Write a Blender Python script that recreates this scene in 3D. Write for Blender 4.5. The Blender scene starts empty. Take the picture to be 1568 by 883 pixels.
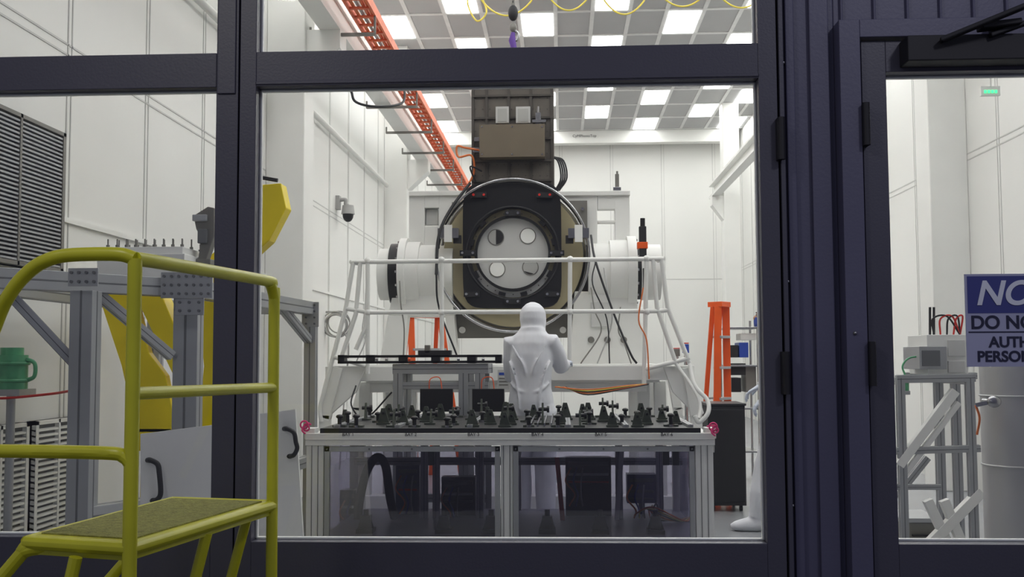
import bpy, bmesh, math, random
from mathutils import Vector as V, Matrix
random.seed(4)
F=1635.0; CX,CY=784.0,441.4
CAM=V((0,0,1.3))
R=(Matrix.Rotation(math.radians(2.66),3,'Z')@Matrix.Rotation(math.radians(93.74),3,'X')@Matrix.Rotation(math.radians(-0.25),3,'Z'))
def P(px,py,d):
    w=R@V(((px-CX)/F,-(py-CY)/F,-1.0)); return CAM+w*(d/w.y)
sc=bpy.context.scene
try:
    sc.view_settings.view_transform='Standard'
except Exception: pass
# ---------------------------------------------------------------- materials
def lin(c):
    return tuple(((v/255)/12.92 if v/255<=0.04045 else ((v/255+0.055)/1.055)**2.4) for v in c)
MATS={}
def mat(name,col,rough=.5,metal=0,var=.06,scale=6,bump=0,bscale=40,emit=0,spec=None,stretch=None,dist=0,bd=.02):
    m=bpy.data.materials.new(name); m.use_nodes=True; nt=m.node_tree; b=nt.nodes['Principled BSDF']
    c=lin(col)
    tc=nt.nodes.new('ShaderNodeTexCoord'); n=nt.nodes.new('ShaderNodeTexNoise'); n.inputs['Scale'].default_value=scale
    n.inputs['Detail'].default_value=4
    nt.links.new(tc.outputs['Object'],n.inputs['Vector'])
    r=nt.nodes.new('ShaderNodeValToRGB'); r.color_ramp.elements[0].position=.3; r.color_ramp.elements[1].position=.7
    r.color_ramp.elements[0].color=tuple(v*(1-var) for v in c)+(1,); r.color_ramp.elements[1].color=tuple(min(1,v*(1+var)) for v in c)+(1,)
    nt.links.new(n.outputs['Fac'],r.inputs['Fac']); nt.links.new(r.outputs['Color'],b.inputs['Base Color'])
    b.inputs['Roughness'].default_value=rough; b.inputs['Metallic'].default_value=metal
    if spec is not None: b.inputs['Specular IOR Level'].default_value=spec
    if bump:
        n2=nt.nodes.new('ShaderNodeTexNoise'); n2.inputs['Scale'].default_value=bscale; n2.inputs['Detail'].default_value=1 if dist else 5; n2.inputs['Distortion'].default_value=dist
        if stretch:
            mp=nt.nodes.new('ShaderNodeMapping'); mp.inputs['Scale'].default_value=stretch; mp.inputs['Rotation'].default_value=(.3,.5,.2)
            nt.links.new(tc.outputs['Object'],mp.inputs['Vector']); nt.links.new(mp.outputs['Vector'],n2.inputs['Vector'])
        else: nt.links.new(tc.outputs['Object'],n2.inputs['Vector'])
        bp=nt.nodes.new('ShaderNodeBump'); bp.inputs['Strength'].default_value=bump; bp.inputs['Distance'].default_value=bd
        nt.links.new(n2.outputs['Fac'],bp.inputs['Height']); nt.links.new(bp.outputs['Normal'],b.inputs['Normal'])
    if emit:
        b.inputs['Emission Color'].default_value=c+(1,); b.inputs['Emission Strength'].default_value=emit
    MATS[name]=m; return m
def clear(name,tint,gfac,rough=.02):
    m=bpy.data.materials.new(name); m.use_nodes=True; nt=m.node_tree
    for n in list(nt.nodes):
        if n.type!='OUTPUT_MATERIAL': nt.nodes.remove(n)
    o=nt.nodes['Material Output']; t=nt.nodes.new('ShaderNodeBsdfTransparent'); t.inputs['Color'].default_value=tint+(1,)
    g=nt.nodes.new('ShaderNodeBsdfGlossy'); g.inputs['Roughness'].default_value=rough
    mx=nt.nodes.new('ShaderNodeMixShader'); mx.inputs['Fac'].default_value=gfac
    nt.links.new(t.outputs[0],mx.inputs[1]); nt.links.new(g.outputs[0],mx.inputs[2]); nt.links.new(mx.outputs[0],o.inputs['Surface'])
    return m
W=mat('white_paint',(233,233,229),.5,var=.02)
WALL=mat('wall_panel_white',(232,232,228),.45,var=.015,scale=1.5)
SEAM=mat('seam_grey',(204,204,201),.6)
CEIL=mat('ceiling_tile',(174,174,174),.7,var=.03,scale=3)
TBAR=mat('ceiling_tbar',(218,218,216),.5)
LIT=mat('light_diffuser',(255,255,252),.5,var=0,emit=8.8)
FLOOR=mat('floor_vinyl',(150,152,156),.25,var=.05,scale=2)
COR=mat('corridor_floor',(70,70,78),.5)
NAVY=mat('frame_navy',(72,71,84),.42,var=.05,scale=3,bump=.04,bscale=150)
NAVY2=mat('panel_slate',(86,85,108),.45,var=.06,scale=2,bump=.04,bscale=120)
NAVYD=mat('frame_gap_dark',(24,23,29),.6)
BEAD=mat('glazing_bead_white',(240,240,235),.4,var=0)
ALU=mat('aluminium',(170,172,174),.38,.3,var=.05)
SLOT=mat('extrusion_slot',(110,112,114),.6,.2)
BLK=mat('black_anodised',(22,22,24),.4,var=.15)
BLK2=mat('black_matte',(34,34,36),.6,var=.15)
YEL=mat('ladder_yellow',(200,198,42),.35,var=.08,scale=8)
YELT=mat('grip_tread',(148,146,76),.8,var=.25,scale=60,bump=.6,bscale=160)
YELE=mat('equipment_yellow',(248,222,14),.4,var=.04)
GREY=mat('mid_grey',(120,118,112),.5,var=.08)
TOWER=mat('tower_grey_brown',(98,92,84),.55,var=.1,scale=10)
TOWD=mat('tower_rib_dark',(72,67,61),.6)
TAN=mat('tower_box_tan',(112,101,84),.5,var=.06)
BEIGE=mat('beige_liner',(180,170,138),.45,var=.05)
STEEL=mat('steel',(170,170,172),.25,.9,var=.05)
DISC=mat('optic_cover_white',(198,198,195),.35,var=.02)
HOLE=mat('hole_grey',(176,176,172),.3,var=.02)
LENSW=mat('polished_white',(245,245,240),.15,var=0)
SUIT=mat('cleanroom_suit',(228,229,234),.85,var=.02,scale=8,bump=.5,bscale=5,stretch=(1.6,1.0,.8),dist=.5,bd=.03)
GLOVE=mat('nitrile_glove',(205,212,226),.5)
SKIN=mat('skin',(205,160,135),.5)
DARK=mat('eye_dark',(30,22,20),.3)
ORG=mat('ladder_orange',(236,92,24),.4)
TRAY=mat('tray_orange',(230,112,64),.5)
RED=mat('red_plastic',(200,45,35),.4)
GRN=mat('green_plastic',(92,168,122),.3,var=.15,scale=20)
MAG=mat('magenta_ribbon',(220,50,120),.5)
BLU=mat('blue_plastic',(45,75,170),.4)
PUR=mat('purple_strap',(95,60,150),.6)
YCB=mat('yellow_cable',(235,215,90),.4)
OCB=mat('orange_cable',(225,120,60),.5)
CBL=mat('black_cable',(25,25,28),.5)
GCB=mat('grey_cable',(170,170,168),.5)
CLAMP=mat('clamp_grey_green',(86,92,82),.4,.4,var=.15,scale=20)
LVD=mat('louver_grey',(168,170,172),.5,.1)
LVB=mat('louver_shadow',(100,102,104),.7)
SGB=mat('sign_blue',(56,62,130),.5,var=.02)
SGW=mat('sign_face',(165,167,195),.5,var=.02)
SGT=mat('sign_text_dark',(28,30,60),.5)
SGL=mat('sign_text_light',(215,218,230),.5)
EXG=mat('led_green',(70,240,150),.5,var=0,emit=1.5)
TANK=mat('brushed_steel',(192,192,192),.35,.35,var=.06,scale=3)
RACK=mat('dark_rack_panel',(44,46,60),.35,var=.2,scale=8)
RACKB=mat('rack_panel_blue_grey',(92,96,118),.35,var=.1,scale=8)
SHELF=mat('shelf_grey',(128,128,140),.4,var=.06)
GLASS=clear('window_glass',(.97,.975,.98),.02)
ACR=clear('acrylic_door',(.72,.71,.80),.12,.02)
CLR=clear('clear_shroud',(.92,.90,.84),.05)
# ---------------------------------------------------------------- mesh builder
class B:
    def __init__(s,name): s.name=name; s.bm=bmesh.new(); s.mats=[]
    def mi(s,m):
        if m not in s.mats: s.mats.append(m)
        return s.mats.index(m)
    def hexa(s,c,m):
        vs=[s.bm.verts.new(p) for p in c]; i=s.mi(m)
        for q in ((0,3,2,1),(4,5,6,7),(0,1,5,4),(1,2,6,5),(2,3,7,6),(3,0,4,7)):
            f=s.bm.faces.new([vs[k] for k in q]); f.material_index=i
    def box(s,x0,y0,z0,x1,y1,z1,m):
        s.hexa([(x0,y0,z0),(x1,y0,z0),(x1,y1,z0),(x0,y1,z0),(x0,y0,z1),(x1,y0,z1),(x1,y1,z1),(x0,y1,z1)],m)
    def pbox(s,px0,py0,px1,py1,d,t,m):
        a=P((px0+px1)/2,py0,d); b=P((px0+px1)/2,py1,d); l=P(px0,(py0+py1)/2,d); r=P(px1,(py0+py1)/2,d)
        s.box(l.x,d,b.z,r.x,d+t,a.z,m)
    def obox(s,p1,p2,w,h,m,up=(0,0,1)):
        p1=V(p1);p2=V(p2);t=(p2-p1).normalized(); u=V(up)
        if abs(t.dot(u))>.95: u=V((0,1,0))
        r=t.cross(u).normalized(); u=r.cross(t).normalized(); r=r*w/2; u=u*h/2
        s.hexa([p1-r-u,p1+r-u,p1+r+u,p1-r+u,p2-r-u,p2+r-u,p2+r+u,p2-r+u],m)
    def extr(s,p1,p2,w,h=None,up=(0,0,1)):
        h=h or w
        s.obox(p1,p2,w,h,ALU,up)
        s.obox(p1,p2,w+.003,h*.10,SLOT,up); s.obox(p1,p2,w*.10,h+.003,SLOT,up)
    def tube(s,pts,r,m,seg=10,closed=False,caps=True,smooth=True,sq=None):
        pts=[V(p) for p in pts]; n=len(pts)
        rs=r if isinstance(r,(list,tuple)) else [r]*n
        i=s.mi(m); rings=[]; prev=None
        for k in range(n):
            if closed: t=(pts[(k+1)%n]-pts[k-1]).normalized()
            else: t=(pts[min(k+1,n-1)]-pts[max(k-1,0)]).normalized()
            if prev is None:
                u=V((0,0,1)) if abs(t.z)<.9 else V((0,1,0))
                u=(u-t*u.dot(t)).normalized()
            else:
                u=(prev-t*prev.dot(t)); u=u.normalized() if u.length>1e-6 else prev
            prev=u; v=t.cross(u)
            q=rs[k]; a,b=(q if isinstance(q,tuple) else (q,q))
            rings.append([pts[k]+u*math.cos(2*math.pi*j/seg)*a+v*math.sin(2*math.pi*j/seg)*b for j in range(seg)])
        vr=[[s.bm.verts.new(p) for p in ring] for ring in rings]
        for k in range(n if closed else n-1):
            A=vr[k];Bq=vr[(k+1)%n]
            for j in range(seg):
                f=s.bm.faces.new([A[j],A[(j+1)%seg],Bq[(j+1)%seg],Bq[j]]); f.material_index=i; f.smooth=smooth
        if caps and not closed:
            for ring in (rings[0],rings[-1]):
                f=s.bm.faces.new([s.bm.verts.new(p) for p in ring]); f.material_index=i
    def cyl(s,p1,p2,r,m,seg=24,r2=None): s.tube([p1,p2],[r,r if r2 is None else r2],m,seg)
    def curve(s,pts,r,m,seg=8,sub=6):
        pts=[V(p) for p in pts]; out=[]
        q=[pts[0]*2-pts[1]]+pts+[pts[-1]*2-pts[-2]]
        for k in range(1,len(q)-2):
            a,b,c,d=q[k-1],q[k],q[k+1],q[k+2]
            for j in range(sub):
                t=j/sub; out.append(.5*((2*b)+(c-a)*t+(2*a-5*b+4*c-d)*t*t+(3*b-a-3*c+d)*t**3))
        out.append(pts[-1]); s.tube(out,r,m,seg)
    def ring(s,c,R0,r,m,seg=64,ry=None,axis='Y'):
        c=V(c); ry=ry or R0; pts=[]
        for k in range(seg):
            a=2*math.pi*k/seg
            if axis=='Y': pts.append(c+V((math.cos(a)*R0,0,math.sin(a)*ry)))
            elif axis=='Z': pts.append(c+V((math.cos(a)*R0,math.sin(a)*ry,0)))
            else: pts.append(c+V((0,math.cos(a)*R0,math.sin(a)*ry)))
        s.tube(pts,r,m,8,closed=True)
    def annulus(s,c,ri,ro,t,m,seg=56):
        c=V(c); i=s.mi(m)
        def rg(r,y): return [s.bm.verts.new(c+V((math.cos(2*math.pi*k/seg)*r,y,math.sin(2*math.pi*k/seg)*r))) for k in range(seg)]
        a,b,cc,d=rg(ri,0),rg(ro,0),rg(ro,t),rg(ri,t)
        for X,Y in ((a,b),(b,cc),(cc,d),(d,a)):
            for k in range(seg):
                f=s.bm.faces.new([X[k],X[(k+1)%seg],Y[(k+1)%seg],Y[k]]); f.material_index=i
    def poly(s,pts,vec,m):
        pts=[V(p) for p in pts]; vec=V(vec); n=len(pts); i=s.mi(m)
        a=[s.bm.verts.new(p) for p in pts]; b=[s.bm.verts.new(p+vec) for p in pts]
        fs=[s.bm.faces.new(a),s.bm.faces.new(b[::-1])]
        for k in range(n): fs.append(s.bm.faces.new([a[k],b[k],b[(k+1)%n],a[(k+1)%n]]))
        for f in fs: f.material_index=i
    def ell(s,c,r,m,seg=16,rot=None):
        ret=bmesh.ops.create_uvsphere(s.bm,u_segments=seg,v_segments=max(8,seg//2),radius=1)
        M=Matrix.Translation(V(c))@(rot.to_4x4() if rot else Matrix.Identity(4))@Matrix.Diagonal((r[0],r[1],r[2],1))
        bmesh.ops.transform(s.bm,matrix=M,verts=ret['verts'])
        i=s.mi(m)
        for f in {f for v in ret['verts'] for f in v.link_faces}: f.material_index=i; f.smooth=True
    def done(s,bevel=0,parent=None):
        bmesh.ops.recalc_face_normals(s.bm,faces=s.bm.faces[:])
        me=bpy.data.meshes.new(s.name); s.bm.to_mesh(me); s.bm.free()
        for m in s.mats: me.materials.append(m)
        o=bpy.data.objects.new(s.name,me); sc.collection.objects.link(o)
        if bevel:
            md=o.modifiers.new('bevel','BEVEL'); md.width=bevel; md.segments=2; md.limit_method='ANGLE'
        if parent: o.parent=parent
        return o
def text(body,loc,size,m,name,parent=None,align='CENTER',rot=(math.pi/2,0,0),shear=0,ext=.001,bold=0):
    c=bpy.data.curves.new(name,'FONT'); c.body=body; c.size=size; c.extrude=ext; c.align_x=align; c.align_y='CENTER'; c.shear=shear; c.offset=bold
    c.materials.append(m); o=bpy.data.objects.new(name,c); o.location=loc; o.rotation_euler=rot; sc.collection.objects.link(o)
    if parent: o.parent=parent
    return o
# ---------------------------------------------------------------- room shell
XL,XR,YB,ZC,YF=-2.82,4.0,24.0,6.33,3.0
b=B('floor'); b.box(XL-.1,YF-.05,-.1,XR+.1,YB+.1,0,FLOOR); b.done()
b=B('corridor_floor'); b.box(-5,-2.5,-.1,5.5,YF-.051,0,COR); b.done()
b=B('wall_left'); b.box(XL-.1,YF+.12,0,XL,YB+.1,ZC,WALL)
y=4.75
while y<YB:
    b.box(XL,y,0,XL+.004,y+.012,ZC,SEAM); b.box(XL,y+.05,0,XL+.004,y+.062,ZC,SEAM); y+=1.145
for z in (3.04,3.10): b.box(XL,YF+.15,z,XL+.004,YB,z+.012,SEAM)
b.box(XL,5.8,2.08,XL+.02,YB,2.11,W)
b.done()
b=B('wall_right'); b.box(XR,YF+.12,0,XR+.1,YB+.1,ZC,WALL)
y=4.1
while y<YB:
    b.box(XR-.004,y,0,XR,y+.012,ZC,SEAM); b.box(XR-.004,y+.05,0,XR,y+.062,ZC,SEAM); y+=1.145
for z in (3.22,3.28): b.box(XR-.004,YF+.15,z,XR,YB,z+.012,SEAM)
b.done()
b=B('wall_back'); b.box(XL,YB,0,XR,YB+.1,ZC,WALL)
x=XL+.5
while x<XR:
    b.box(x,YB-.004,0,x+.016,YB,ZC,SEAM); b.box(x+.06,YB-.004,0,x+.07,YB,ZC,SEAM); x+=1.145
b.box(XL,YB-.004,3.04,XR,YB,3.06,SEAM)
b.done()
b=B('trim_1'); b.pbox(668,200,1118,219,23.4,.25,W); o=b.done(.01)
text('CyMPhonoTop',P(895,208,23.38),.085,BLK2,'beam_label',None).parent=o
for nm,x0,x1,y0 in (('column',XL,XL+.37,10.0),('column',XL,XL+.37,16.8),('column',XR-.37,XR,10.6),('column',3.2,3.52,21.0)):
    b=B(nm); b.box(x0,y0,0,x1,y0+.4,ZC,W); b.done(.01)
for nm,xa,xb,ys in (('crane_rail_beam',-2.32,-2.12,(10.0,16.8)),('crane_rail_beam',2.98,3.14,(21.0,))):
    b=B(nm); y0=3.2 if xa<0 else 13.0; y1=23.3 if xa<0 else 21.5
    b.box(xa,y0,4.72,xb,y1,4.76,W); b.box(xa,y0,4.48,xb,y1,4.52,W); b.box(xb-.06,y0,4.5,xb-.03,y1,4.74,W)
    for yy in ys:
        if xa<0: b.poly([(XL+.37,yy+.05,4.0),(xb,yy+.05,4.3),(xb,yy+.05,4.48),(XL+.37,yy+.05,4.48)],(0,.3,0),W)
        else: b.poly([(3.2,yy+.05,4.0),(xa,yy+.05,4.3),(xa,yy+.05,4.48),(3.2,yy+.05,4.48)],(0,.3,0),W)
    b.done()
b=B('crane_rail_beam'); xa,xb=3.42,3.6
b.box(xa,5,4.72,xb,10.6,4.76,W); b.box(xa,5,4.48,xb,10.6,4.52,W); b.box(3.49,5,4.5,3.53,10.6,4.74,W); b.done()
# ceiling
CW,CD=.54,1.16
b=B('ceiling'); b.box(XL-.1,YF+.12,ZC,XR+.1,YB+.1,ZC+.1,CEIL)
x=1.56-CW*9
while x<XR:
    if x>XL: b.box(x-.03,YF+.13,ZC-.012,x+.03,YB,ZC+.001,TBAR)
    x+=CW
y0=15.25-CD*10; k=0
while y0+k*CD<YB:
    y=y0+k*CD
    if y>YF+.15: b.box(XL,y-.035,ZC-.014,XR,y+.035,ZC+.001,TBAR)
    k+=1
b.done()
b=B('ceiling_light_panels')
for k in range(-10,9):
    y=15.25+k*CD
    if y<YF+.3 or y+CD>YB+.1: continue
    xs=(-2.76,-.6,1.56,3.4) if k%2==0 else (-1.68,.48,2.64)
    for x in xs:
        if x<XL or x+CW>XR: continue
        b.box(x+.04,y+.05,ZC-.02,x+CW-.04,y+CD-.05,ZC-.013,LIT)
b.done()
# ---------------------------------------------------------------- facade
D=2.95; YE=3.0
def X(px,y=D): return P(px,441,y).x
def Z(py,px=784,y=D): return P(px,py,y).z
zT,zB,zG,zTop=Z(73),Z(133,y=YE),Z(825,y=YE),3.0
b=B('wall_front')
b.box(-5,D,0,-2.6,3.12,6.5,NAVY); b.box(-2.6,D,zTop,X(1205),3.12,6.5,NAVY)
b.box(X(1205),D+.03,0,X(1290),3.12,6.5,NAVY2); b.box(X(1290),D+.03,Z(33,1400),5.5,3.12,6.5,NAVY2)
b.box(X(2020),D+.03,0,5.5,3.12,Z(33,1400),NAVY2)
for p,q in ((1212,1226),(1250,1280)):
    b.box(X(p),D+.014,0,X(q),D+.04,6.5,NAVY2)
for p in range(1300,1800,52): b.box(X(p),D+.018,Z(33,1400),X(p+4),D+.04,6.5,NAVY2)
b.done(.003)
def bead(b,x0,z0,x1,z1,t=.006,y=YE-.012):
    b.box(x0,y,z0,x0+t,YE+.004,z1,BEAD); b.box(x1-t,y,z0,x1,YE+.004,z1,BEAD)
    b.box(x0,y,z0,x1,YE+.004,z0+t,BEAD); b.box(x0,y,z1-t,x1,YE+.004,z1,BEAD)
def pane(b,x0,z0,x1,z1): b.box(x0,2.98,z0,x1,2.986,z1,GLASS)
b=B('window_1'); l,r=-2.55,X(327)
zL=Z(819,y=YE)
b.box(-2.6,D,0,l,YE,zTop,NAVY); b.box(r,D,0,X(361),YE,zTop,NAVY); b.box(l,D,0,r,YE,zL,NAVY)
b.box(l,D,zB,r,YE,zT,NAVY)
b.box(r+.004,D-.006,zB-.02,X(357),D,zTop,NAVY)
bead(b,l,zL,r,zB); bead(b,l,zT,r,zTop); pane(b,l,zL,r,zB); pane(b,l,zT,r,zTop); b.done(.002)
b=B('door_1'); l,r=X(397,YE),X(1162,YE)
b.box(X(361),D+.02,0,X(364),YE,zTop,NAVYD)
b.box(X(364),D-.004,0,l,YE,zTop,NAVY); b.box(r,D-.004,0,X(1196),YE,zTop,NAVY); b.box(X(1196),D+.02,0,X(1199),YE,zTop,NAVYD)
b.box(X(1199),D-.01,0,X(1206),3.11,zTop,NAVY)
b.box(l,D-.004,.01,r,YE,zG,NAVY); b.box(l,D-.004,zB,r,YE,zT,NAVY)
b.box(l,D-.008,zB+.004,r,D,zB+.014,NAVY)
bead(b,l,zG,r,zB); bead(b,l,zT,r,zTop); pane(b,l,zG,r,zB); pane(b,l,zT,r,zTop)
for a,c in ((183,247),(538,603)): 
    b.box(X(1192),D-.03,Z(c,1197),X(1200),D-.002,Z(a,1197),NAVYD); b.cyl((X(1198),D-.03,Z(c,1197)),(X(1198),D-.03,Z(a,1197)),.010,NAVYD,12)
for py in (93,430,775): b.ell((X(1209),D+.024,Z(py,1209)),(.006,.012,.006),STEEL,8)
b.done(.002)
b=B('door_2'); l=X(1364); r=X(1930); zt=Z(118,1400,YE); zb=Z(827,1450,YE)
b.box(X(1290),D-.03,0,X(1322),3.12,Z(33,1400),NAVY2); b.box(X(1322),D-.03,Z(60,1400),X(2020),3.12,Z(33,1400),NAVY2)
b.box(X(1322),D+.01,0,X(1326),YE,Z(60,1400),NAVYD)
b.box(X(1326),D-.01,0,l,YE,Z(63,1400),NAVY); b.box(l,D-.01,zt,r,YE,Z(63,1400),NAVY); b.box(l,D-.01,.01,r,YE,zb,NAVY); b.box(r,D-.01,0,X(2020),YE,Z(63,1400),NAVY)
bead(b,l,zb,r,zt); pane(b,l,zb,r,zt)
for a,c in ((163,227),(523,590)):
    b.box(X(1322),D-.045,Z(c,1325),X(1331),D-.01,Z(a,1325),NAVYD); b.cyl((X(1326),D-.045,Z(c,1325)),(X(1326),D-.045,Z(a,1325)),.010,NAVYD,12)
b.ell((X(1303),D-.03,Z(510,1303)),(.006,.008,.006),STEEL,8)
b.done(.002)
b=B('door_closer')
b.box(X(1385),D-.085,Z(104,1480),X(1640),D-.011,Z(66,1480),NAVYD)
b.obox(P(1440,62,D-.1),P(1580,5,D-.16),.03,.012,NAVYD); b.obox(P(1515,55,D-.09),P(1640,10,D-.1),.03,.012,NAVYD)
b.cyl(P(1525,66,D-.06),P(1525,36,D-.06),.018,NAVYD,16)
b.obox(P(1500,42,D-.1),P(1560,35,D-.1),.05,.015,NAVYD)
b.done(.003)
b=B('notice_sign'); ys=D-.006
x0,x1=P(1479,490,ys).x,P(1705,490,ys).x; zA,zBt,zM=P(1530,419,ys).z,P(1530,561,ys).z,P(1530,479,ys).z
b.box(x0,ys,zBt,x1,ys+.004,zA,SGW); b.box(x0+.006,ys-.001,zM,x1-.006,ys+.001,zA-.006,SGB)
b.box(x0+.006,ys-.001,P(1530,509,ys).z,x1-.006,ys,P(1530,507,ys).z,SGT)
so=b.done(); xm=(x0+x1)/2
text('NOTICE',(xm,ys-.002,(zM+zA)/2-.002),.092,SGL,'sign_heading',so,shear=.25,bold=.002)
text('DO NOT ENTER',(xm,ys-.001,P(1530,494,ys).z),.050,SGT,'sign_line_1',so,bold=.001)
text('AUTHORIZED',(xm-.01,ys-.001,P(1530,524,ys).z),.040,SGT,'sign_line_2',so,bold=.001)
text('PERSONNEL ONLY',(xm,ys-.001,P(1530,546,ys).z),.040,SGT,'sign_line_3',so,bold=.001)
# ---------------------------------------------------------------- yellow rolling ladder
b=B('rolling_step_ladder'); r=.0140
zr=1.3+158*2.05/F; zp=1.3-280*2.05/F
Ax,Ay=P(204,548,2.05).x,2.05; Bx,By=P(419,548,2.66).x,2.66
BLx,BLy=P(268,548,2.72).x,2.72; FLx,FLy=P(48,548,2.12).x,2.12
b.tube([(Ax,Ay,.03),(Ax,Ay,zr)],r,YEL,14)
b.curve([(Bx,By,.03),(Bx,By,.6),(Bx,By,zr-.09),(Bx,By,zr-.045),(Bx-.004,By-.02,zr-.012),(Bx-.01,By-.05,zr-.003),(Ax+.02,Ay+.1,zr),(Ax,Ay,zr)],r,YEL,14)
b.curve([(Ax,Ay,zr),P(180,389,2.05),P(110,390,2.06),P(75,397,2.06),P(45,415,2.07),P(15,450,2.08),P(-10,505,2.1),P(-80,700,2.15),P(-130,860,2.2)],r,YEL,14)
b.tube([(Ax,Ay,1.3-52*2.05/F),(Bx,By,1.3-50*2.3/F)],r*.9,YEL,12)
b.curve([P(-110,690,2.12),P(0,690,2.07),P(160,693,2.05),P(190,699,2.05),P(203,715,2.05)],r*.95,YEL,12)
def slab(z,dx,t=.035):
    q=[(FLx+dx,FLy,z),(Ax+dx,Ay,z),(Bx+dx,By,z),(BLx+dx,BLy,z)]
    b.poly([V(p)-V((0,0,t)) for p in q],(0,0,t),YEL)
    c=sum((V(p) for p in q),V())/4
    b.poly([c+(V(p)-c)*.9+V((0,0,.0)) for p in q],(0,0,.003),YELT)
    for i in range(4): b.tube([V(q[i])-V((0,0,.012)),V(q[(i+1)%4])-V((0,0,.012))],.014,YEL,10)
slab(zp,0)
slab(zp-.3,-.26); slab(zp-.6,-.52)
for (fx,fy) in ((FLx,FLy),(BLx,BLy)):
    b.curve([(fx+.06,fy,zp-.02),(fx-.005,fy,zp-.03),(fx-.04,fy,zp-.07),(fx-.52,fy,zp-.62),(fx-.74,fy,.03)],r,YEL,12)
b.tube([(Ax-.11,Ay+.01,zp-.03),(Ax-.3,Ay+.02,.06)],r*.9,YEL,10)
b.tube([(Bx-.06,By,zp-.03),(Bx-.22,By,.3)],r*.9,YEL,10); b.tube([(Ax+.05,Ay+.3,zp-.03),(Ax-.1,Ay+.3,.3)],r*.9,YEL,10)
b.tube([(Ax,Ay,.2),(Bx,By,.2)],r,YEL,10); b.tube([(Ax,Ay,.2),(Ax-.9,Ay+.08,.12)],r,YEL,10); b.tube([(Bx,By,.2),(Bx-.95,By+.08,.12)],r,YEL,10)
for (cx,cy) in ((Ax,Ay),(Bx,By)):
    b.cyl((cx-.012,cy,.04),(cx+.012,cy,.04),.04,BLK2,18)
b.done(.002)
# ---------------------------------------------------------------- left side stuff
def louver(nm,y0,y1,z0,z1,fm,sm,step=.022,t=.09):
    b=B(nm); X0=XL+.006
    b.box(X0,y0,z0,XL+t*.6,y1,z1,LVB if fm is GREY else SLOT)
    b.box(X0,y0,z0,XL+t,y0+.03,z1,fm); b.box(X0,y1-.03,z0,XL+t,y1,z1,fm); b.box(X0,y0,z0,XL+t,y1,z0+.02,fm); b.box(X0,y0,z1-.02,XL+t,y1,z1,fm)
    ym=(y0+y1)/2; b.box(X0,ym-.01,z0,XL+t,ym+.01,z1,fm)
    z=z0+.03
    while z<z1-.03:
        b.hexa([(XL+t*.6,y0,z),(XL+t*.95,y0,z-.006),(XL+t*.95,y1,z-.006),(XL+t*.6,y1,z),(XL+t*.6,y0,z+.008),(XL+t*.95,y0,z+.004),(XL+t*.95,y1,z+.004),(XL+t*.6,y1,z+.008)],sm); z+=step
    b.done()
louver('air_return_grille',4.75,5.72,1.78,2.55,GREY,LVD)
louver('wall_louver_vent',4.9,5.45,.12,.98,W,W,.03,.06); louver('wall_louver_vent',5.52,6.05,.12,.98,W,W,.03,.06); louver('wall_louver_vent',7.6,8.3,.3,1.0,W,W,.03,.06)
b=B('aluminum_extrusion_frame'); zt=1.645; w=.095
def G(px,d,z): 
    p=P(px,548,d); return V((p.x,d,z))
p0,p1,p2,p3=G(-60,4.25,zt),G(130,4.62,zt),G(288,5.12,zt),G(476,7.25,zt)
b.extr(p0,p2,w,.085); b.extr(p2,p3,w,.085)
b.extr(V((p1.x,p1.y,0)),V((p1.x,p1.y,zt-.04)),.1); b.extr(V((p2.x,p2.y,0)),V((p2.x,p2.y,zt-.04)),.12,.09)
b.extr(V((p3.x,p3.y,0)),V((p3.x,p3.y,zt-.04)),.08); b.extr(V((p0.x,p0.y,0)),V((p0.x,p0.y,zt-.04)),.1)
b.extr(p0+V((-.1,.3,-.01)),V((-2.55,6.6,zt-.01)),.08); b.extr(V((-2.55,6.6,zt-.01)),p3+V((-.05,-.3,-.01)),.08)
b.extr(V((-2.55,6.6,0)),V((-2.55,6.6,zt-.05)),.08)
b.extr(P(15,450,4.5),P(118,560,4.62),.045); b.extr(P(150,450,4.75),P(262,545,5.05),.045)
b.extr(P(430,468,6.6),P(472,520,7.2),.05)
for z in (.22,.62): b.extr(V((p1.x,p1.y,z)),V((p2.x,p2.y,z)),.085)
b.extr(V((p2.x,p2.y,.62)),V((p3.x,p3.y,.62)),.07)
b.extr(V((p0.x,p0.y,.22)),V((p1.x,p1.y,.22)),.085)
b.extr(V((p1.x,p1.y,.15)),V((p2.x,p2.y,.6)),.05)
def plate(px0,py0,px1,py1,d,nx,ny):
    b.pbox(px0,py0,px1,py1,d,.008,ALU)
    for i in range(nx):
        for j in range(ny):
            c=P(px0+(px1-px0)*(i+.5)/nx,py0+(py1-py0)*(j+.5)/ny,d); b.cyl(c,c-V((0,.008,0)),.007,SLOT,8)
plate(104,410,150,438,4.50,4,2); plate(246,416,325,456,4.93,7,3); plate(268,456,312,482,4.94,3,2); plate(462,462,488,500,7.14,2,4)
b.done(.002)
b=B('yellow_lifting_fixture'); d=5.75
b.poly([P(396,283,d),P(430,280,d),P(438,318,d),P(412,368,d),P(300,470,d),P(262,440,d),P(395,330,d)],(0,.12,0),YELE)
b.poly([P(148,444,d),P(204,444,d),P(228,540,d),P(254,575,d),P(266,640,d),P(262,662,d),P(208,662,d),P(186,560,d)],(0,.06,0),YELE)
b.poly([P(200,440,d),P(245,446,d),P(268,500,d),P(268,580,d),P(215,470,d)],(0,.14,0),YELE)
b.poly([P(300,440,d),P(338,440,d),P(328,655,d),P(303,655,d),P(312,560,d)],(0,.10,0),YELE)
b.poly([P(205,655,d),P(330,655,d),P(330,690,d),P(205,690,d)],(0,.3,0),YELE)
l=P(215,690,d); q=P(320,690,d)
for xx in (l.x,q.x-.08): b.box(xx,d,0,xx+.08,d+.3,l.z+.01,YELE)
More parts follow.
